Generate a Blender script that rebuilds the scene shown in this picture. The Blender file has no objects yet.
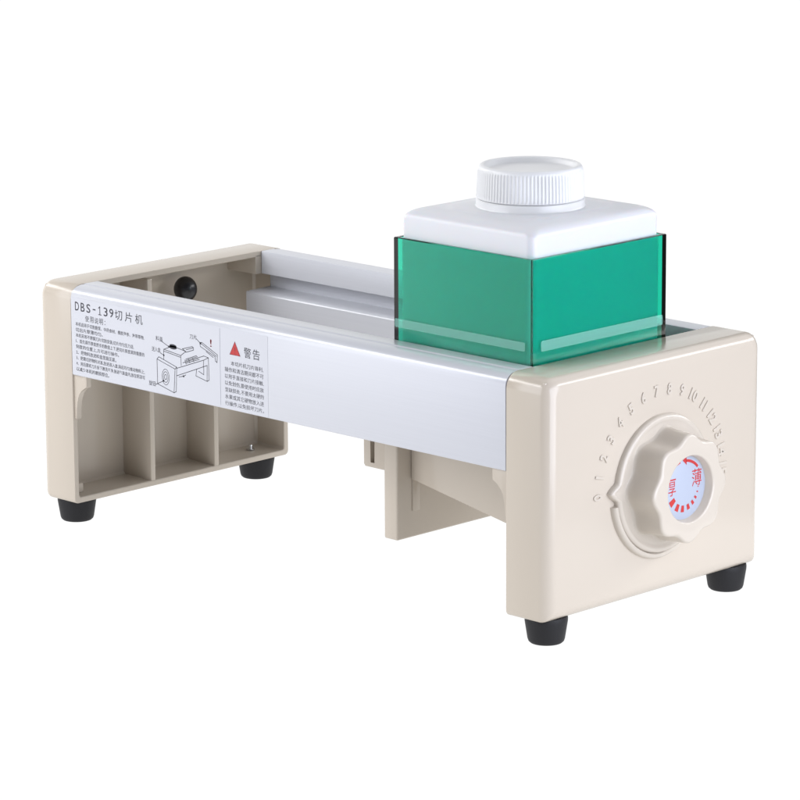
import bpy, bmesh, math, random
from mathutils import Matrix, Vector
random.seed(7)
S = 0.01                      # the shapes below are written in centimetres
scene = bpy.context.scene
col = scene.collection
PI = math.pi

# ------------------------------------------------------------------ materials
def srgb(h):
    r = [int(h[i:i+2], 16) / 255 for i in (0, 2, 4)]
    return tuple(c / 12.92 if c <= .04045 else ((c + .055) / 1.055) ** 2.4 for c in r) + (1,)

def mat(name, base, rough=.4, metal=0., bump=0., bscale=60., rvar=0., cvar=0., **kw):
    m = bpy.data.materials.new(name); m.use_nodes = True
    nt = m.node_tree; b = nt.nodes['Principled BSDF']
    b.inputs['Base Color'].default_value = base if len(base) == 4 else tuple(base) + (1,)
    b.inputs['Roughness'].default_value = rough
    b.inputs['Metallic'].default_value = metal
    for k, v in kw.items():
        b.inputs[k.replace('_', ' ')].default_value = v
    tc = nt.nodes.new('ShaderNodeTexCoord')
    if bump or rvar:
        n = nt.nodes.new('ShaderNodeTexNoise'); n.inputs['Scale'].default_value = bscale
        n.inputs['Detail'].default_value = 4
        nt.links.new(tc.outputs['Object'], n.inputs['Vector'])
        if bump:
            bp = nt.nodes.new('ShaderNodeBump'); bp.inputs['Strength'].default_value = bump
            bp.inputs['Distance'].default_value = .0004
            nt.links.new(n.outputs['Fac'], bp.inputs['Height']); nt.links.new(bp.outputs['Normal'], b.inputs['Normal'])
        if rvar:
            mr = nt.nodes.new('ShaderNodeMapRange')
            mr.inputs['From Min'].default_value = .3; mr.inputs['From Max'].default_value = .7
            mr.inputs['To Min'].default_value = rough - rvar; mr.inputs['To Max'].default_value = rough + rvar
            nt.links.new(n.outputs['Fac'], mr.inputs['Value']); nt.links.new(mr.outputs['Result'], b.inputs['Roughness'])
    if cvar:
        n2 = nt.nodes.new('ShaderNodeTexNoise'); n2.inputs['Scale'].default_value = 9
        nt.links.new(tc.outputs['Object'], n2.inputs['Vector'])
        mx = nt.nodes.new('ShaderNodeMix'); mx.data_type = 'RGBA'
        mx.inputs['A'].default_value = tuple(c * (1 - cvar) for c in base[:3]) + (1,)
        mx.inputs['B'].default_value = tuple(min(1, c * (1 + cvar)) for c in base[:3]) + (1,)
        nt.links.new(n2.outputs['Fac'], mx.inputs['Factor']); nt.links.new(mx.outputs['Result'], b.inputs['Base Color'])
    return m

M_cream = mat('cream_plastic', (.525, .466, .394), .20, rvar=.02, bscale=120, cvar=.012)
M_creamdial = mat('cream_plastic_dial', (.53, .477, .410), .22, rvar=.02, bscale=120)
M_alu = mat('satin_aluminium', (.64, .65, .715), .30, metal=.12)
M_label = mat('label_film', (.565, .575, .62), .36, metal=.1)
M_rubber = mat('black_rubber', (.012, .012, .014), .55, bump=.25, bscale=500, Specular_IOR_Level=.3)
M_black = mat('black_ball', (.010, .010, .013), .30)
M_steel = mat('screw_steel', (.6, .6, .6), .25, metal=1)
M_white = mat('white_polythene', (.65, .66, .69), .38, rvar=.03, bscale=90, Subsurface_Weight=.25, Subsurface_Scale=.006)
M_cap = mat('white_cap_plastic', (.69, .695, .70), .34)
M_ink = mat('black_ink', (.02, .02, .03), .5)
M_grey_ink = mat('grey_ink', (.33, .34, .40), .5)
M_red = mat('red_ink', (.46, .03, .03), .45)
M_darkred = mat('dark_red_ink', (.28, .02, .03), .45)
M_sticker = mat('dial_sticker', (.37, .41, .50), .45)

nt = M_alu.node_tree; b = nt.nodes['Principled BSDF']
tc = nt.nodes.new('ShaderNodeTexCoord'); mp = nt.nodes.new('ShaderNodeMapping'); mp.inputs['Scale'].default_value = (6, 900, 900)
n = nt.nodes.new('ShaderNodeTexNoise'); n.inputs['Scale'].default_value = 1; n.inputs['Detail'].default_value = 3
nt.links.new(tc.outputs['Object'], mp.inputs['Vector']); nt.links.new(mp.outputs['Vector'], n.inputs['Vector'])
mx = nt.nodes.new('ShaderNodeMix'); mx.data_type = 'RGBA'
mx.inputs['A'].default_value = (.545, .555, .595, 1); mx.inputs['B'].default_value = (.585, .595, .635, 1)
nt.links.new(n.outputs['Fac'], mx.inputs['Factor']); nt.links.new(mx.outputs['Result'], b.inputs['Base Color'])

M_glass = bpy.data.materials.new('green_acrylic'); M_glass.use_nodes = True
nt = M_glass.node_tree; b = nt.nodes['Principled BSDF']
b.inputs['Base Color'].default_value = (1, 1, 1, 1)
b.inputs['Roughness'].default_value = 0.
b.inputs['IOR'].default_value = 1.49
b.inputs['Transmission Weight'].default_value = 1
va = nt.nodes.new('ShaderNodeVolumeAbsorption')
va.inputs['Color'].default_value = (0, .916, .810, 1)
va.inputs['Density'].default_value = 690
nt.links.new(va.outputs['Volume'], nt.nodes['Material Output'].inputs['Volume'])

M_table = bpy.data.materials.new('glowing_white_table'); M_table.use_nodes = True
nt = M_table.node_tree; b = nt.nodes['Principled BSDF']
b.inputs['Base Color'].default_value = (.03, .03, .03, 1); b.inputs['Roughness'].default_value = .9
b.inputs['Specular IOR Level'].default_value = .1
b.inputs['Emission Color'].default_value = (1, 1, 1, 1); b.inputs['Emission Strength'].default_value = 1.0  # glow added so the table and its back stay pure white

# ------------------------------------------------------------------ helpers
def link(name, bm, m, parent=None, smooth=35, loc=None):
    """finish a bmesh (in cm) as one mesh object"""
    bmesh.ops.recalc_face_normals(bm, faces=bm.faces[:])
    me = bpy.data.meshes.new(name)
    bm.transform(Matrix.Scale(S, 4)); bm.to_mesh(me); bm.free()
    return link_mesh(name, me, m, parent, smooth)

def link_mesh(name, me, m, parent=None, smooth=35):
    if smooth:
        for p in me.polygons: p.use_smooth = True
        me.set_sharp_from_angle(angle=math.radians(smooth))
    me.materials.append(m)
    o = bpy.data.objects.new(name, me); col.objects.link(o)
    if parent is not None: o.parent = parent
    return o

def empty(name, label, cat, loc=(0, 0, 0)):
    o = bpy.data.objects.new(name, None); col.objects.link(o)
    o.empty_display_size = .05
    o['label'] = label; o['category'] = cat
    return o

def box(bm, a, c, bev=0., seg=2):
    """axis aligned box from corner a to corner c with rounded edges"""
    vs = [bm.verts.new((x, y, z)) for x in (a[0], c[0]) for y in (a[1], c[1]) for z in (a[2], c[2])]
    f = [(0, 1, 3, 2), (4, 6, 7, 5), (0, 4, 5, 1), (2, 3, 7, 6), (0, 2, 6, 4), (1, 5, 7, 3)]
    fs = [bm.faces.new([vs[i] for i in q]) for q in f]
    if bev:
        es = list({e for q in fs for e in q.edges})
        bmesh.ops.bevel(bm, geom=es, offset=bev, segments=seg, profile=.5, affect='EDGES', clamp_overlap=True)
    return bm

def prism(bm, poly, axis, a, c, bev=0., seg=2):
    """polygon extruded along an axis; poly in the two other axes in x,y,z order"""
    def P(u, v, w):
        return {0: (w, u, v), 1: (u, w, v), 2: (u, v, w)}[axis]
    A = [bm.verts.new(P(u, v, a)) for u, v in poly]; B = [bm.verts.new(P(u, v, c)) for u, v in poly]
    n = len(poly); fs = [bm.faces.new(A), bm.faces.new(B[::-1])]
    for i in range(n):
        fs.append(bm.faces.new((A[i], B[i], B[(i + 1) % n], A[(i + 1) % n])))
    if bev:
        es = list({e for q in (fs[0], fs[1]) for e in q.edges})
        bmesh.ops.bevel(bm, geom=es, offset=bev, segments=seg, profile=.5, affect='EDGES', clamp_overlap=True)
    return bm

def rrect(cu, cv, hu, hv, r, n=8, rb=None):
    rt_ = max(min(r, hu * .98, hv * .98), .012); out = []
    rb = rt_ if rb is None else max(rb, .012)
    for (su, sv, a0) in ((1, 1, 0), (-1, 1, 90), (-1, -1, 180), (1, -1, 270)):
        r = rt_ if sv > 0 else rb
        for k in range(n + 1):
            a = math.radians(a0 + 90 * k / n)
            out.append((cu + su * (hu - r) + r * math.cos(a), cv + sv * (hv - r) + r * math.sin(a)))
    return out

def loft(bm, loops, cap0=True, cap1=True):
    rings = [[bm.verts.new(p) for p in lp] for lp in loops]
    n = len(rings[0])
    for A, B in zip(rings, rings[1:]):
        for i in range(n):
            bm.faces.new((A[i], A[(i + 1) % n], B[(i + 1) % n], B[i]))
    if cap0: bm.faces.new(rings[0][::-1])
    if cap1: bm.faces.new(rings[-1])
    return bm

def lathe(bm, prof, centre, axis=2, n=48, rfun=None, cap0=True, cap1=True):
    """prof: list of (radius, height)"""
    loops = []
    for r, h in prof:
        lp = []
        for k in range(n):
            a = 2 * PI * k / n
            rr = rfun(r, h, a) if rfun else r
            u, v = rr * math.cos(a), rr * math.sin(a)
            if axis == 2: lp.append((centre[0] + u, centre[1] + v, centre[2] + h))
            elif axis == 0: lp.append((centre[0] + h, centre[1] + u, centre[2] + v))
            else: lp.append((centre[0] + u, centre[1] + h, centre[2] + v))
        loops.append(lp)
    return loft(bm, loops, cap0, cap1)

_tc = {}
def text_mesh(s, extrude=0., bevel=0., align='CENTER', space=1., offset=0.):
    """mesh data of a string at size 1 (built-in font)"""
    cu = bpy.data.curves.new('lettering', 'FONT'); cu.body = s; cu.size = 1
    cu.extrude = extrude; cu.bevel_depth = bevel; cu.bevel_resolution = 1; cu.resolution_u = 3
    cu.align_x = align; cu.align_y = 'CENTER'; cu.space_character = space
    cu.offset = offset
    o = bpy.data.objects.new('lettering', cu); col.objects.link(o)
    dg = bpy.context.evaluated_depsgraph_get(); dg.update()
    me = bpy.data.meshes.new_from_object(o.evaluated_get(dg))
    bpy.data.objects.remove(o); bpy.data.curves.remove(cu)
    return me

def add_text(bm, s, M, extrude=0., bevel=0., align='CENTER', fit=None, offset=0.):
    """adds lettering to bm through the 4x4 M; fit=(w,h) stretches it to that size"""
    me = text_mesh(s, extrude, bevel, align, 1., offset)
    if not me.vertices: return
    if fit:
        xs = [v.co.x for v in me.vertices]; ys = [v.co.y for v in me.vertices]
        cx, cy = (min(xs) + max(xs)) / 2, (min(ys) + max(ys)) / 2
        sx = fit[0] / max(1e-6, max(xs) - min(xs)); sy = fit[1] / max(1e-6, max(ys) - min(ys))
        if fit[0] == 0: sx = sy
        me.transform(Matrix.Diagonal((sx, sy, 1, 1)) @ Matrix.Translation((-cx, -cy, 0)))
    me.transform(M); bm.from_mesh(me); bpy.data.meshes.remove(me)

def ribbon(bm, pts, w, P):
    """flat ink line through 2-D points; P maps (u,v) to 3-D"""
    for (a, b_), (c, d) in zip(pts, pts[1:]):
        L_ = math.hypot(c - a, d - b_)
        if L_ < 1e-6: continue
        tx, ty = (c - a) / L_ * w / 2, (d - b_) / L_ * w / 2
        q = [(a - tx - ty, b_ - ty + tx), (a - tx + ty, b_ - ty - tx), (c + tx + ty, d + ty - tx), (c + tx - ty, d + ty + tx)]
        bm.faces.new([bm.verts.new(P(*p)) for p in q])

def disc(bm, c, ru, rv, P, n=28, inner=None):
    o_ = [bm.verts.new(P(c[0] + ru * math.cos(2 * PI * k / n), c[1] + rv * math.sin(2 * PI * k / n))) for k in range(n)]
    bm.faces.new(o_)

# ------------------------------------------------------------------ sizes (cm)
L, W, H, T = 49.52, 21.24, 16.0, 3.61
RB = 9.55                      # rail underside
GZ = -1.76                     # table top

slicer = empty('manual_slicer', 'cream and aluminium manual slicing machine on four black rubber feet', 'slicing machine')

# ------------------------------------------------------------------ end frames
def end_frame(flip):
    X = (lambda x: L - x) if flip else (lambda x: x)
    def loop(x, ins, rc=1.05):
        return [(X(x), y, z) for y, z in rrect(W / 2, H / 2, W / 2 - ins, H / 2 - ins, rc - ins * .6, 8, .34 - ins * .2 if rc > 1 else .22)]
    bm = bmesh.new(); lps = []
    R = .85
    for k in range(9):                                   # rounded outer face
        a = PI / 2 * k / 8
        lps.append(loop(R - R * math.sin(a), R - R * math.cos(a)))
    lps = lps[::-1]
    lps += [loop(1.6, 0), loop(T - .06, 0), loop(T - .015, .02), loop(T, .07)]
    wl = .42
    lps += [loop(T, wl - .05, .9), loop(T - .05, wl, .9), loop(.75, wl + .06, .9), loop(.55, wl + .22, .9)]
    loft(bm, lps)
    return link('end_frame', bm, M_cream, slicer, 30)

def frame_bits(fr, flip, feet):
    X = (lambda x: L - x) if flip else (lambda x: x)
    def B(bm, x0, x1, y0, y1, z0, z1, bev=.05):
        xa, xb = sorted((X(x0), X(x1))); return box(bm, (xa, y0, z0), (xb, y1, z1), bev)
    for y, zt in ((7.36, 15.4), (13.68, 12.6)):          # dividing ribs of the hollow side
        bm = B(bmesh.new(), .5, T - .03, y, y + .45, .3, zt, .07)
        link('rib', bm, M_cream, fr)
    # sockets that hold the rail ends
    for y0, y1 in ((.3, 3.15), (W - 3.15, W - .3)):
        bm = B(bmesh.new(), .5, T + .0, y0, y1, 14.28, 15.72, .06)
        link('rail_socket', bm, M_cream, fr)
    # curved tabs under the rails
    for y0 in (.16, W - .6):
        pts = [(T - .3, RB + .6), (T + 1.34, RB + .6), (T + 1.34, 8.82)]
        for k in range(9):
            a = PI / 2 * k / 8
            pts.append((T + .22 + 1.08 * (1 - math.sin(a)), 8.72 - 1.95 * (1 - math.cos(a))))
        pts += [(T + .22, 6.3), (T - .3, 6.3)]
        pts = [(X(a), c) for a, c in pts]
        bm = prism(bmesh.new(), pts, 1, y0, y0 + .44, .04, 2)
        link('rail_tab', bm, M_cream, fr)
    # moulding details seen in the hollow
    bm = bmesh.new()
    if not flip:
        lathe(bm, [(.34, 0), (.34, .05), (.20, .07), (.18, .30), (.14, .37), (.04, .40)], (1.9, 18.9, .50), 2, 24)
        link('screw', bm, M_steel, fr)
        bm = bmesh.new(); B(bm, 1.0, 2.6, .5, 1.7, .42, 1.15, .12)
        link('screw_boss', bm, M_cream, fr)
    for x, y in feet:
        bm = bmesh.new()
        lathe(bm, [(1.2, .12), (1.38, .05), (1.41, -.1), (1.40, -.3), (1.22, -1.45), (1.16, -1.62), (1.05, -1.72), (.9, -1.76), (.5, -1.76), (.45, -1.6)], (x, y, 0), 2, 40)
        link('rubber_foot', bm, M_rubber, fr)

left = end_frame(False); frame_bits(left, False, [(1.75, 1.75), (1.78, 19.6)])
right = end_frame(True); frame_bits(right, True, [(47.85, 1.75), (47.95, 19.6)])

# ------------------------------------------------------------------ rails
def rail(back):
    Y = (lambda y: W - y) if back else (lambda y: y)
    pr = [(.55, RB), (.05, RB), (0, RB + .05), (0, 15.2)]
    for k in range(1, 13):
        a = PI / 2 * k / 12
        pr.append((1.12 - 1.12 * math.cos(a), 15.2 + .75 * math.sin(a)))
    pr += [(1.16, 15.955), (1.22, 15.905), (1.28, 15.955), (1.34, H - .005), (2.5, H - .005), (2.57, H - .03), (2.6, H - .1),
           (2.6, 14.33), (2.56, 14.29), (1.65, 14.29), (1.65, 13.2), (3.9, 13.2), (4.02, 13.12), (4.08, 13.12), (4.12, 13.2), (4.16, 13.16), (4.2, 13.1),
           (4.2, 11.6), (.55, 11.6)]
    pr = [(Y(y), z) for y, z in pr]
    bm = prism(bmesh.new(), pr, 0, T + .035, L - T - .035, .03, 1)
    return link('rail', bm, M_alu, slicer, 30)
front = rail(False); rear = rail(True)

# ------------------------------------------------------------------ printed label on the front rail
LY = -.012
def RP(u, v): return (u, LY - .006, v)
bm = bmesh.new()
prism(bm, rrect(13.85, 12.41, 10.08, 2.81, .03, 2), 1, LY, -.001)
link('instruction_label', bm, M_label, slicer, 0)

def RM(x, z, sx=1., sz=1., dy=.006):
    """text plane of the rail: x right, z up, facing -Y"""
    return Matrix(((sx, 0, 0, x), (0, 0, -1, LY - dy), (0, sz, 0, z), (0, 0, 0, 1)))

bm = bmesh.new()
for k, ch in enumerate('DBS-139'):
    w, h = (.30, .085) if ch == '-' else (.42, .63)
    x = 4.32 + .615 * k
    if ch == '1':
        ribbon(bm, [(x, 14.90), (x, 14.34)], .07, RP); ribbon(bm, [(x - .14, 14.335), (x + .14, 14.335)], .055, RP)
        ribbon(bm, [(x - .02, 14.90), (x - .14, 14.79)], .055, RP)
    else:
        add_text(bm, ch, RM(x, 14.62), fit=(w, h), offset=.006)
for k, ch in enumerate('切片机'):
    add_text(bm, ch, RM(8.76 + 1.07 * k, 14.58), fit=(.78, .70))
link('label_title', bm, M_ink, slicer, 0)

bm = bmesh.new()
for k, ch in enumerate('使用说明'):
    add_text(bm, ch, RM(5.38 + .50 * k, 13.85), fit=(.40, .43))
add_text(bm, ':', RM(7.3, 13.82), fit=(.07, .3))
body = ['本机适用于切割鹿茸、中药食材、橡胶海参、海带等物,', '切出片厚薄均匀。', '本机采用不锈钢刀片切割安装,切片均匀压力适,',
        '1、首先调节厚度把手的数值上下,把切片厚度调到需要的',
        '刻度的位置上,方可进行操作。', '2、把物料放进料盒里面压紧。', '3、把需切的物料对准,放进送入盒,前后均匀推动物料上,',
        '4、用后需将刀片拆下擦洗干净,放进包装盒内,放在阴凉可',
        '以减少本机的磨损部位。']
for k, s in enumerate(body):
    fw = {0: 7.3, 1: 2.9, 2: 6.2, 3: 7.3, 4: 4.6, 5: 4.3, 6: 7.3, 7: 7.3, 8: 3.5}[k]
    add_text(bm, s, RM(4.12 + fw / 2, 13.33 - .408 * k), fit=(fw, .30), offset=.004)
link('label_instructions', bm, M_ink, slicer, 0)

bm = bmesh.new()
for k, ch in enumerate('警告'):
    add_text(bm, ch, RM(21.95 + .86 * k, 13.78), fit=(.70, .72))
warn = ['  本切片机刀片锋利,', '操作和清洁期间都不可', '以用手直接和刀片接触,', '以免划伤,要使用时应放', '至缺损处,不要用太硬的', '水果或其它硬物放入进', '行操作,以免损坏刀片。']
for k, s in enumerate(warn):
    fw = 3.2 if k == 0 else 3.85
    add_text(bm, s, RM(21.58 + (.3 if k == 0 else 0), 12.83 - .475 * k), fit=(fw, .33))
link('label_warning', bm, M_ink, slicer, 0)

bm = bmesh.new()
bm.faces.new([bm.verts.new(RP(*p)) for p in ((20.2, 13.46), (21.2, 13.46), (20.7, 14.36))])
add_text(bm, '!', RM(18.28, 13.95), fit=(.13, .52))
add_text(bm, '!', RM(18.28 + .02, 13.95), fit=(.13, .52))
link('warning_triangle', bm, M_red, slicer, 0)
bm = bmesh.new()
ribbon(bm, [(20.2, 13.46), (21.2, 13.46), (20.7, 14.36), (20.2, 13.46)], .05, lambda u, v: (u, LY - .010, v))
add_text(bm, '!', RM(20.7, 13.78, dy=.010), fit=(.12, .46))
link('triangle_outline', bm, M_darkred, slicer, 0)

bm = bmesh.new()
ribbon(bm, [(19.2, 15.1), (19.2, 9.75)], .035, RP)
link('label_divider', bm, M_grey_ink, slicer, 0)

DG = [[(12.92, 12.21), (12.73, 12.03), (12.75, 10.26), (14.44, 9.88), (14.67, 10.0), (14.76, 11.74), (12.92, 12.21)], [(12.73, 12.03), (14.58, 11.58), (14.76, 11.74)], [(14.58, 11.58), (14.44, 9.88)], [(13.45, 12.82), (13.43, 12.11)], [(13.45, 12.82), (14.41, 13.18), (15.72, 12.99), (15.2, 12.63), (13.45, 12.82)], [(15.2, 12.63), (15.23, 11.92)], [(13.44, 12.69), (15.2, 12.5)], [(15.38, 13.13), (16.38, 13.43), (16.51, 13.37), (16.51, 13.2), (15.72, 12.93)], [(15.38, 13.13), (15.72, 12.99)], [(16.51, 13.37), (15.77, 13.12)], [(14.76, 11.66), (17.55, 12.65), (18.01, 12.88), (17.55, 12.94), (15.42, 12.15)], [(14.75, 11.13), (16.84, 11.92), (17.88, 12.32)], [(17.55, 12.65), (17.49, 12.2)], [(18.01, 12.88), (18.06, 11.31), (17.85, 11.2), (16.72, 11.42)], [(17.88, 12.32), (17.85, 11.2)], [(16.72, 11.42), (16.8, 11.88)], [(17.02, 11.78), (17.52, 11.62), (17.53, 12.18)], [(15.7, 12.35), (16.91, 12.8)], [(15.7, 12.26), (17.0, 12.72)], [(15.7, 12.16), (17.09, 12.63)], [(15.71, 12.45), (16.82, 12.86)], [(15.61, 12.37), (15.74, 12.1)], [(15.98, 12.49), (16.12, 12.24)], [(16.4, 12.64), (16.53, 12.38)], [(17.16, 13.83), (17.39, 13.86), (19.03, 13.22), (18.98, 12.67), (18.73, 12.75), (18.69, 13.06), (17.22, 13.56), (17.16, 13.83)], [(17.79, 13.29), (18.51, 12.98)], [(17.34, 13.76), (18.92, 13.11)], [(13.18, 13.37), (13.97, 13.09)], [(13.09, 12.51), (13.44, 12.4)], [(16.82, 14.04), (17.25, 13.78)], [(12.56, 10.19), (13.39, 10.57)], [(14.98, 11.08), (15.49, 11.21), (15.68, 11.33)]]
bm = bmesh.new()
for d in DG: ribbon(bm, [(u - (.1 if u > 18.9 else 0), v) for u, v in d], .043, RP)
for ru, rv in ((.37, .56), (.25, .38), (.12, .18)):
    ribbon(bm, [(13.6 + ru * math.cos(2 * PI * k / 20), 10.87 + rv * math.sin(2 * PI * k / 20)) for k in range(21)], .035, RP)
disc(bm, (14.41, 13.08), .38, .13, RP, 20); disc(bm, (14.41, 13.20), .36, .11, RP, 20)
bm.faces.new([bm.verts.new(RP(*p)) for p in ((14.05, 13.08), (14.77, 13.08), (14.76, 13.21), (14.06, 13.21))])
for (x, z) in ((13.97, 13.09), (13.44, 12.4), (17.25, 13.78), (13.39, 10.57), (15.45, 11.2)): disc(bm, (x, z), .075, .075, RP, 10)
for s, x, z, w in (('料盖', 13.0, 13.5, .72), ('送入盒', 12.66, 12.7, .9), ('刀片', 16.5, 14.13, .72), ('旋钮', 12.2, 10.22, .72)):
    add_text(bm, s, RM(x, z), fit=(w, .34))
link('label_diagram', bm, M_ink, slicer, 0)

# ------------------------------------------------------------------ dial on the outer face of the right frame
DC = (L, 10.95, 7.45)
def FM(rad, ang, sy=1., sz=1., dx=0., spin=None):
    """plane of the outer face: y right, z up, facing +X; lettering at a polar place, turned by spin"""
    a = math.radians(ang); sp = math.radians(ang - 90 if spin is None else spin)
    y, z = DC[1] + rad * math.cos(a), DC[2] + rad * math.sin(a)
    M = Matrix(((0, 0, 1, L + dx), (1, 0, 0, y), (0, 1, 0, z), (0, 0, 0, 1)))
    return M @ Matrix.Rotation(sp, 4, 'Z') @ Matrix.Diagonal((sy, sz, 1, 1))
bm = bmesh.new()
for i in range(16):
    s = str(i); w = {1: .40, 2: .78}[len(s)]
    if s == '1': w = .16
    if s == '11': w = .5
    add_text(bm, s, FM(6.22, 179 - 12 * i), extrude=.065, bevel=.03, fit=(w * 1.08, .80), offset=.008)
link('scale_numerals', bm, M_creamdial, right, 40)

# raised skirt with a pointer (turns with the knob) and the fixed lower guard arc
knob_bm = bmesh.new()
def skirt(r, h, a):
    d = (math.degrees(a) - 178 + 180) % 360 - 180
    if r > 4.2 and abs(d) < 9:
        return r + .75 * max(0, 1 - abs(d) / 7.5) ** .9
    return r
def lob(r, h, a):
    if r < 3.0: return r
    return r + .20 * math.cos(8 * (a - PI)) * min(1, (r - 3.0) / .3)
lathe(knob_bm, [(4.62, -.05), (4.62, .22), (4.56, .34), (4.44, .42), (4.30, .45), (4.22, .42), (4.12, .36), (4.0, .36), (3.5, .36)], DC, 0, 240, skirt, cap0=False, cap1=False)
prof = [(3.76, .34), (3.64, .42), (3.59, .55), (3.57, .8), (3.50, 1.6), (3.45, 2.34)]
for k in range(1, 7):
    a = PI / 2 * k / 6
    prof.append((3.45 - .24 * (1 - math.cos(a)), 2.34 + .24 * math.sin(a)))
prof += [(2.9, 2.61), (2.36, 2.61), (2.27, 2.58), (2.20, 2.50), (2.16, 2.03), (2.12, 1.98), (.5, 1.98)]
lathe(knob_bm, prof, DC, 0, 240, lob, cap0=False, cap1=True)
knob = link('adjustment_knob', knob_bm, M_creamdial, slicer, 40)

bm = bmesh.new()
N = 60; loops = []
for k in range(N + 1):
    t = k / N; a = math.radians(189 + 112 * t)
    fade = min(1, (1 - t) / .45); fade = fade * fade * (3 - 2 * fade)
    hh = .40 * fade + .01
    lp = []
    for rr, h in ((4.62, -.05), (4.64, hh * .8), (4.70, hh), (4.80, hh), (4.92, hh * .85), (5.0, hh * .45), (5.03, -.05)):
        lp.append((L + h, DC[1] + rr * math.cos(a), DC[2] + rr * math.sin(a)))
    loops.append(lp)
loft(bm, loops)
link('guard_arc', bm, M_creamdial, right, 40)

bm = bmesh.new()
lathe(bm, [(2.11, 1.98), (2.11, 2.0), (2.09, 2.01)], DC, 0, 64)
link('dial_sticker', bm, M_sticker, knob, 30)
def DP(u, v): return (L + 2.02, DC[1] + u, DC[2] + v)
def arcq(bm, r0, r1, a0, a1, n=8):
    for k in range(n):
        b0 = math.radians(a0 + (a1 - a0) * k / n); b1 = math.radians(a0 + (a1 - a0) * (k + 1) / n)
        bm.faces.new([bm.verts.new(DP(r * math.cos(a), r * math.sin(a))) for r, a in ((r0, b0), (r1, b0), (r1, b1), (r0, b1))])
bm = bmesh.new()
arcq(bm, 1.70, 1.88, 42, 84)
bm.faces.new([bm.verts.new(DP(*p)) for p in ((.22, 1.49), (.20, 2.08), (-.18, 1.84))])
arcq(bm, 1.74, 1.94, 103, 140)
for ang, s in ((-6, .09), (-20, .14), (-36, .22), (-53, .29), (-73, .35), (-96, .40), (-119, .44), (-146, .52)):
    da = math.degrees(s / 1.38) * .36
    arcq(bm, 1.40 - s * .55, 1.40 + s * .55, ang - da, ang + da, 2)
add_text(bm, '厚', FM(1.30, 171, dx=2.02, spin=0), fit=(.92, 1.12))
add_text(bm, '薄', FM(1.34, 22, dx=2.02, spin=0), fit=(.95, 1.15))
link('sticker_print', bm, M_red, knob, 0)

# ------------------------------------------------------------------ inside and under the rails
bm = bmesh.new()
box(bm, (30.45, 4.45, 1.5), (31.75, 16.8, 12.6), .16, 3)
plate = link('guide_plate', bm, M_cream, slicer)
bm = bmesh.new(); box(bm, (31.65, 5.85, 3.35), (31.87, 6.55, 6.2), .06)
link('guide_rib', bm, M_cream, plate)
bm = bmesh.new()
prism(bm, [(31.79, 5.62), (31.79, 11.4), (46.3, 11.4), (46.3, 3.05)], 1, 5.75, 15.4, .08, 2)
link('discharge_chute', bm, M_cream, slicer)
bm = bmesh.new()
prism(bm, [(25.1, 12.4), (25.1, 5.22), (25.25, 5.05), (27.6, 5.05), (27.6, 12.4), (26.2, 12.4), (26.2, 5.35), (25.72, 5.35), (25.72, 12.4)], 1, 7.9, 9.2, .05, 2)
link('guide_bracket', bm, M_cream, slicer)
bm = bmesh.new()
box(bm, (24.6, 4.3, 12.35), (46.2, 16.9, 13.16), .05)
link('blade_table', bm, M_alu, slicer)

bm = bmesh.new()
pr = []
for k in range(15):
    a = PI * k / 14
    pr.append((max(.02, .87 * math.sin(a)), -.95 * math.cos(a)))
lathe(bm, pr, (2.2, 12.3, 13.82), 2, 32)
ball = link('lever_ball', bm, M_black, slicer, 60)
bm = bmesh.new()
lathe(bm, [(.28, -3.2), (.28, -.7)], (2.2, 12.3, 13.82), 2, 20)
link('lever_rod', bm, M_steel, ball)
bm = bmesh.new(); box(bm, (.5, 11.7, 10.3), (2.8, 12.9, 10.8), .06)
link('lever_arm', bm, M_steel, ball)

# ------------------------------------------------------------------ green acrylic feed box
bx = bmesh.new()
x0, x1, y0, y1, z0, z1, wt = 33.3, 45.70, 2.66, 15.76, 13.18, 22.85, .28
cu, cv, hu, hv = (x0 + x1) / 2, (y0 + y1) / 2, (x1 - x0) / 2, (y1 - y0) / 2
def BL(z, ins, r=.05): return [(u, v, z) for u, v in rrect(cu, cv, hu - ins, hv - ins, r, 3)]
loft(bx, [BL(z0, .05), BL(z0 + .05, 0), BL(z1 - .05, 0), BL(z1, .05), BL(z1, wt - .04), BL(z1 - .04, wt), BL(z0 + .6, wt)])
gbox = link('feed_box', bx, M_glass, None, 20)
gbox['label'] = 'open square box of transparent green acrylic standing on the rails'; gbox['category'] = 'box'

M_highlight = mat('painted_highlight', (.36, .74, .64), .25, Alpha=.24)  # pale film standing in for a soft highlight low on the box
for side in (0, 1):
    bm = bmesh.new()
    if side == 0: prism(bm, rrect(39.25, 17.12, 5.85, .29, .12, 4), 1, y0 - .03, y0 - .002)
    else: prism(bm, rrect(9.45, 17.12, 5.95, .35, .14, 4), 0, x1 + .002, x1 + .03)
    link('highlight_strip', bm, M_highlight, gbox, 30)

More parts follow.
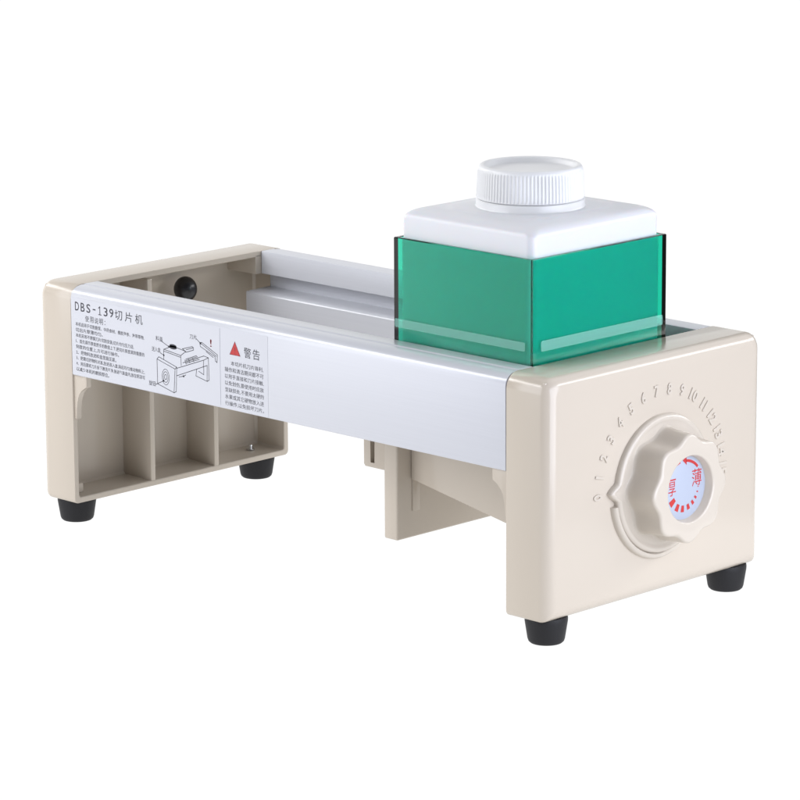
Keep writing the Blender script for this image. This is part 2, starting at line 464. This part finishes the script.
# ------------------------------------------------------------------ white bottle in the box
bottle = empty('plastic_bottle', 'square white plastic bottle with ribbed screw cap standing in the green box', 'bottle')
bm = bmesh.new()
bu, bv = hu - wt - .02, hv - wt - .02
def WL(z, ins, r=.6): return [(u, v, z) for u, v in rrect(cu, cv, bu - ins, bv - ins, r, 10)]
zb = z0 + .62
lps = [WL(zb, .9), WL(zb + .12, .45), WL(zb + .4, .12), WL(zb + .8, 0), WL(18, 0), WL(23.4, 0), WL(24.1, 0)]
for k in range(1, 9):
    a = PI / 2 * k / 8
    lps.append(WL(24.1 + .66 * math.sin(a), 1.0 * (1 - math.cos(a)), .6 + .5 * (1 - math.cos(a))))
lps += [WL(24.785, 1.4, 1.45), WL(24.80, 1.72, 1.7), WL(24.85, 1.82, 1.8), WL(24.875, 1.95, 1.8), WL(24.89, 2.4, 2.2), WL(24.89, 3.0, 2.2)]
loft(bm, lps)
body_o = link('bottle_body', bm, M_white, bottle, 50)
bm = bmesh.new()
lathe(bm, [(3.85, -.1), (3.68, .0), (3.61, .12), (3.59, .2), (3.58, .52), (3.52, .58), (3.2, .6)], (cu, cv, 24.82), 2, 96)
link('neck_ring', bm, M_cap, bottle, 40)
bm = bmesh.new()
def ribs(r, h, a):
    if 0.12 < h < 1.9 and r > 3.3:
        return r - .07 * (.5 + .5 * math.cos(90 * a))
    return r
lathe(bm, [(3.42, 0), (3.54, .02), (3.58, .08), (3.58, .13), (3.56, .24), (3.50, 1.72), (3.47, 1.84), (3.45, 1.92), (3.41, 2.05), (3.34, 2.15), (3.24, 2.20),
           (3.10, 2.19), (3.0, 2.10), (2.95, 1.86), (2.86, 1.78), (2.0, 1.78), (.4, 1.78)], (cu, cv, 25.42), 2, 90 * 6, ribs)
link('screw_cap', bm, M_cap, bottle, 50)

# ------------------------------------------------------------------ white shooting table with a curved back and an added glow
cam_az = math.radians(44.6)            # camera right = (cos, sin)
bdir = Vector((-math.sin(cam_az), math.cos(cam_az)))   # away from the camera
c0 = Vector((L / 2 * 1.0, W / 2))
cr = Vector((math.cos(cam_az), math.sin(cam_az)))
def TP(r, d, z):
    p = c0 + cr * r + bdir * d
    return (p.x, p.y, z)
bm = bmesh.new()
back = [(-60, 0), (62, 0)]
for j in range(1, 13):
    a = PI / 2 * j / 12
    back.append((62 + 40 * math.sin(a), 40 * (1 - math.cos(a))))
back += [(102, 60), (102, 95)]
top_ = [(d, GZ + z) for d, z in back]
A = [bm.verts.new(TP(-170, d, z)) for d, z in top_]; B_ = [bm.verts.new(TP(42, d, z)) for d, z in top_]  # stretched far left, out of view, so the glow shows in reflections
for i in range(len(A) - 1): bm.faces.new((A[i], B_[i], B_[i + 1], A[i + 1]))
bmesh.ops.solidify(bm, geom=bm.faces[:], thickness=1.0)
tbl = link('studio_table', bm, M_table, None, 60)
tbl['kind'] = 'structure'; tbl['label'] = 'white shooting table with added glow, curving up behind'

# ------------------------------------------------------------------ camera
f, cp = 3863.612, Vector((209.435, -175.375, 68.236))
yaw, pit, rol = .778545, .221518, -.005079
yaw = math.radians(44.607); pit = math.radians(12.692); rol = math.radians(-.291)
fwd = Vector((-math.sin(yaw) * math.cos(pit), math.cos(yaw) * math.cos(pit), -math.sin(pit)))
rt = fwd.cross(Vector((0, 0, 1))).normalized(); up = rt.cross(fwd)
r2 = rt * math.cos(rol) + up * math.sin(rol); u2 = -rt * math.sin(rol) + up * math.cos(rol)
cd = bpy.data.cameras.new('camera'); cam = bpy.data.objects.new('camera', cd); col.objects.link(cam)
m3 = Matrix((r2, u2, -fwd)).transposed()
cam.matrix_world = Matrix.Translation(cp * S) @ m3.to_4x4()
cd.sensor_width = 36; cd.lens = f / 800 * 36; cd.clip_start = .05; cd.clip_end = 50
scene.camera = cam

# ------------------------------------------------------------------ lamps: three soft boxes
def softbox(name, direction, dist, sx, sy, radiance, color=(1, 1, 1), along=None):
    ld = bpy.data.lights.new(name, 'AREA'); ld.shape = 'RECTANGLE'; ld.size = sx; ld.size_y = sy
    ld.energy = radiance * PI * sx * sy; ld.color = color
    o = bpy.data.objects.new(name, ld); col.objects.link(o)
    d = Vector(direction).normalized(); target = Vector((L / 2, W / 2, 9)) * S
    ax = Vector(along or (0, 0, 1)); ay = (ax - d * ax.dot(d)).normalized(); axx = ay.cross(d)
    m = Matrix((axx, ay, d)).transposed().to_4x4()     # lamp shines along -d, its long side lies along 'along'
    o.matrix_world = Matrix.Translation(target + d * dist) @ m
    return o
softbox('softbox_front', (-.42, -1, .36), 1.3, 1.1, 1.1, 3.3, (.975, .99, 1.05))
softbox('softbox_side', (1, -.02, .14), .80, .6, .55, 4.9, (.955, 1, 1.14))
softbox('softbox_top', (-.1, .35, 1), 1.25, 1.5, 1.5, 1.0, (1, 1, 1.03))
softbox('strip_lamp_rear', (.56, .70, .38), 1.2, .16, 1.2, 9, (1, 1, 1), (-.3, 1, 0))
softbox('strip_lamp_left', (-.64, -.44, .58), 1.2, .22, 1.6, 7, (1, 1, 1), (1, -.5, 0))

w = bpy.data.worlds.new('World'); scene.world = w; w.use_nodes = True
w.node_tree.nodes['Background'].inputs['Color'].default_value = (.95, .96, 1, 1)
w.node_tree.nodes['Background'].inputs['Strength'].default_value = .12

scene.view_settings.view_transform = 'Standard'; scene.view_settings.look = 'None'
scene.view_settings.exposure = 0; scene.view_settings.gamma = 1
scene.cycles.use_denoising = True
scene.cycles.max_bounces = 16; scene.cycles.transmission_bounces = 12; scene.cycles.glossy_bounces = 6
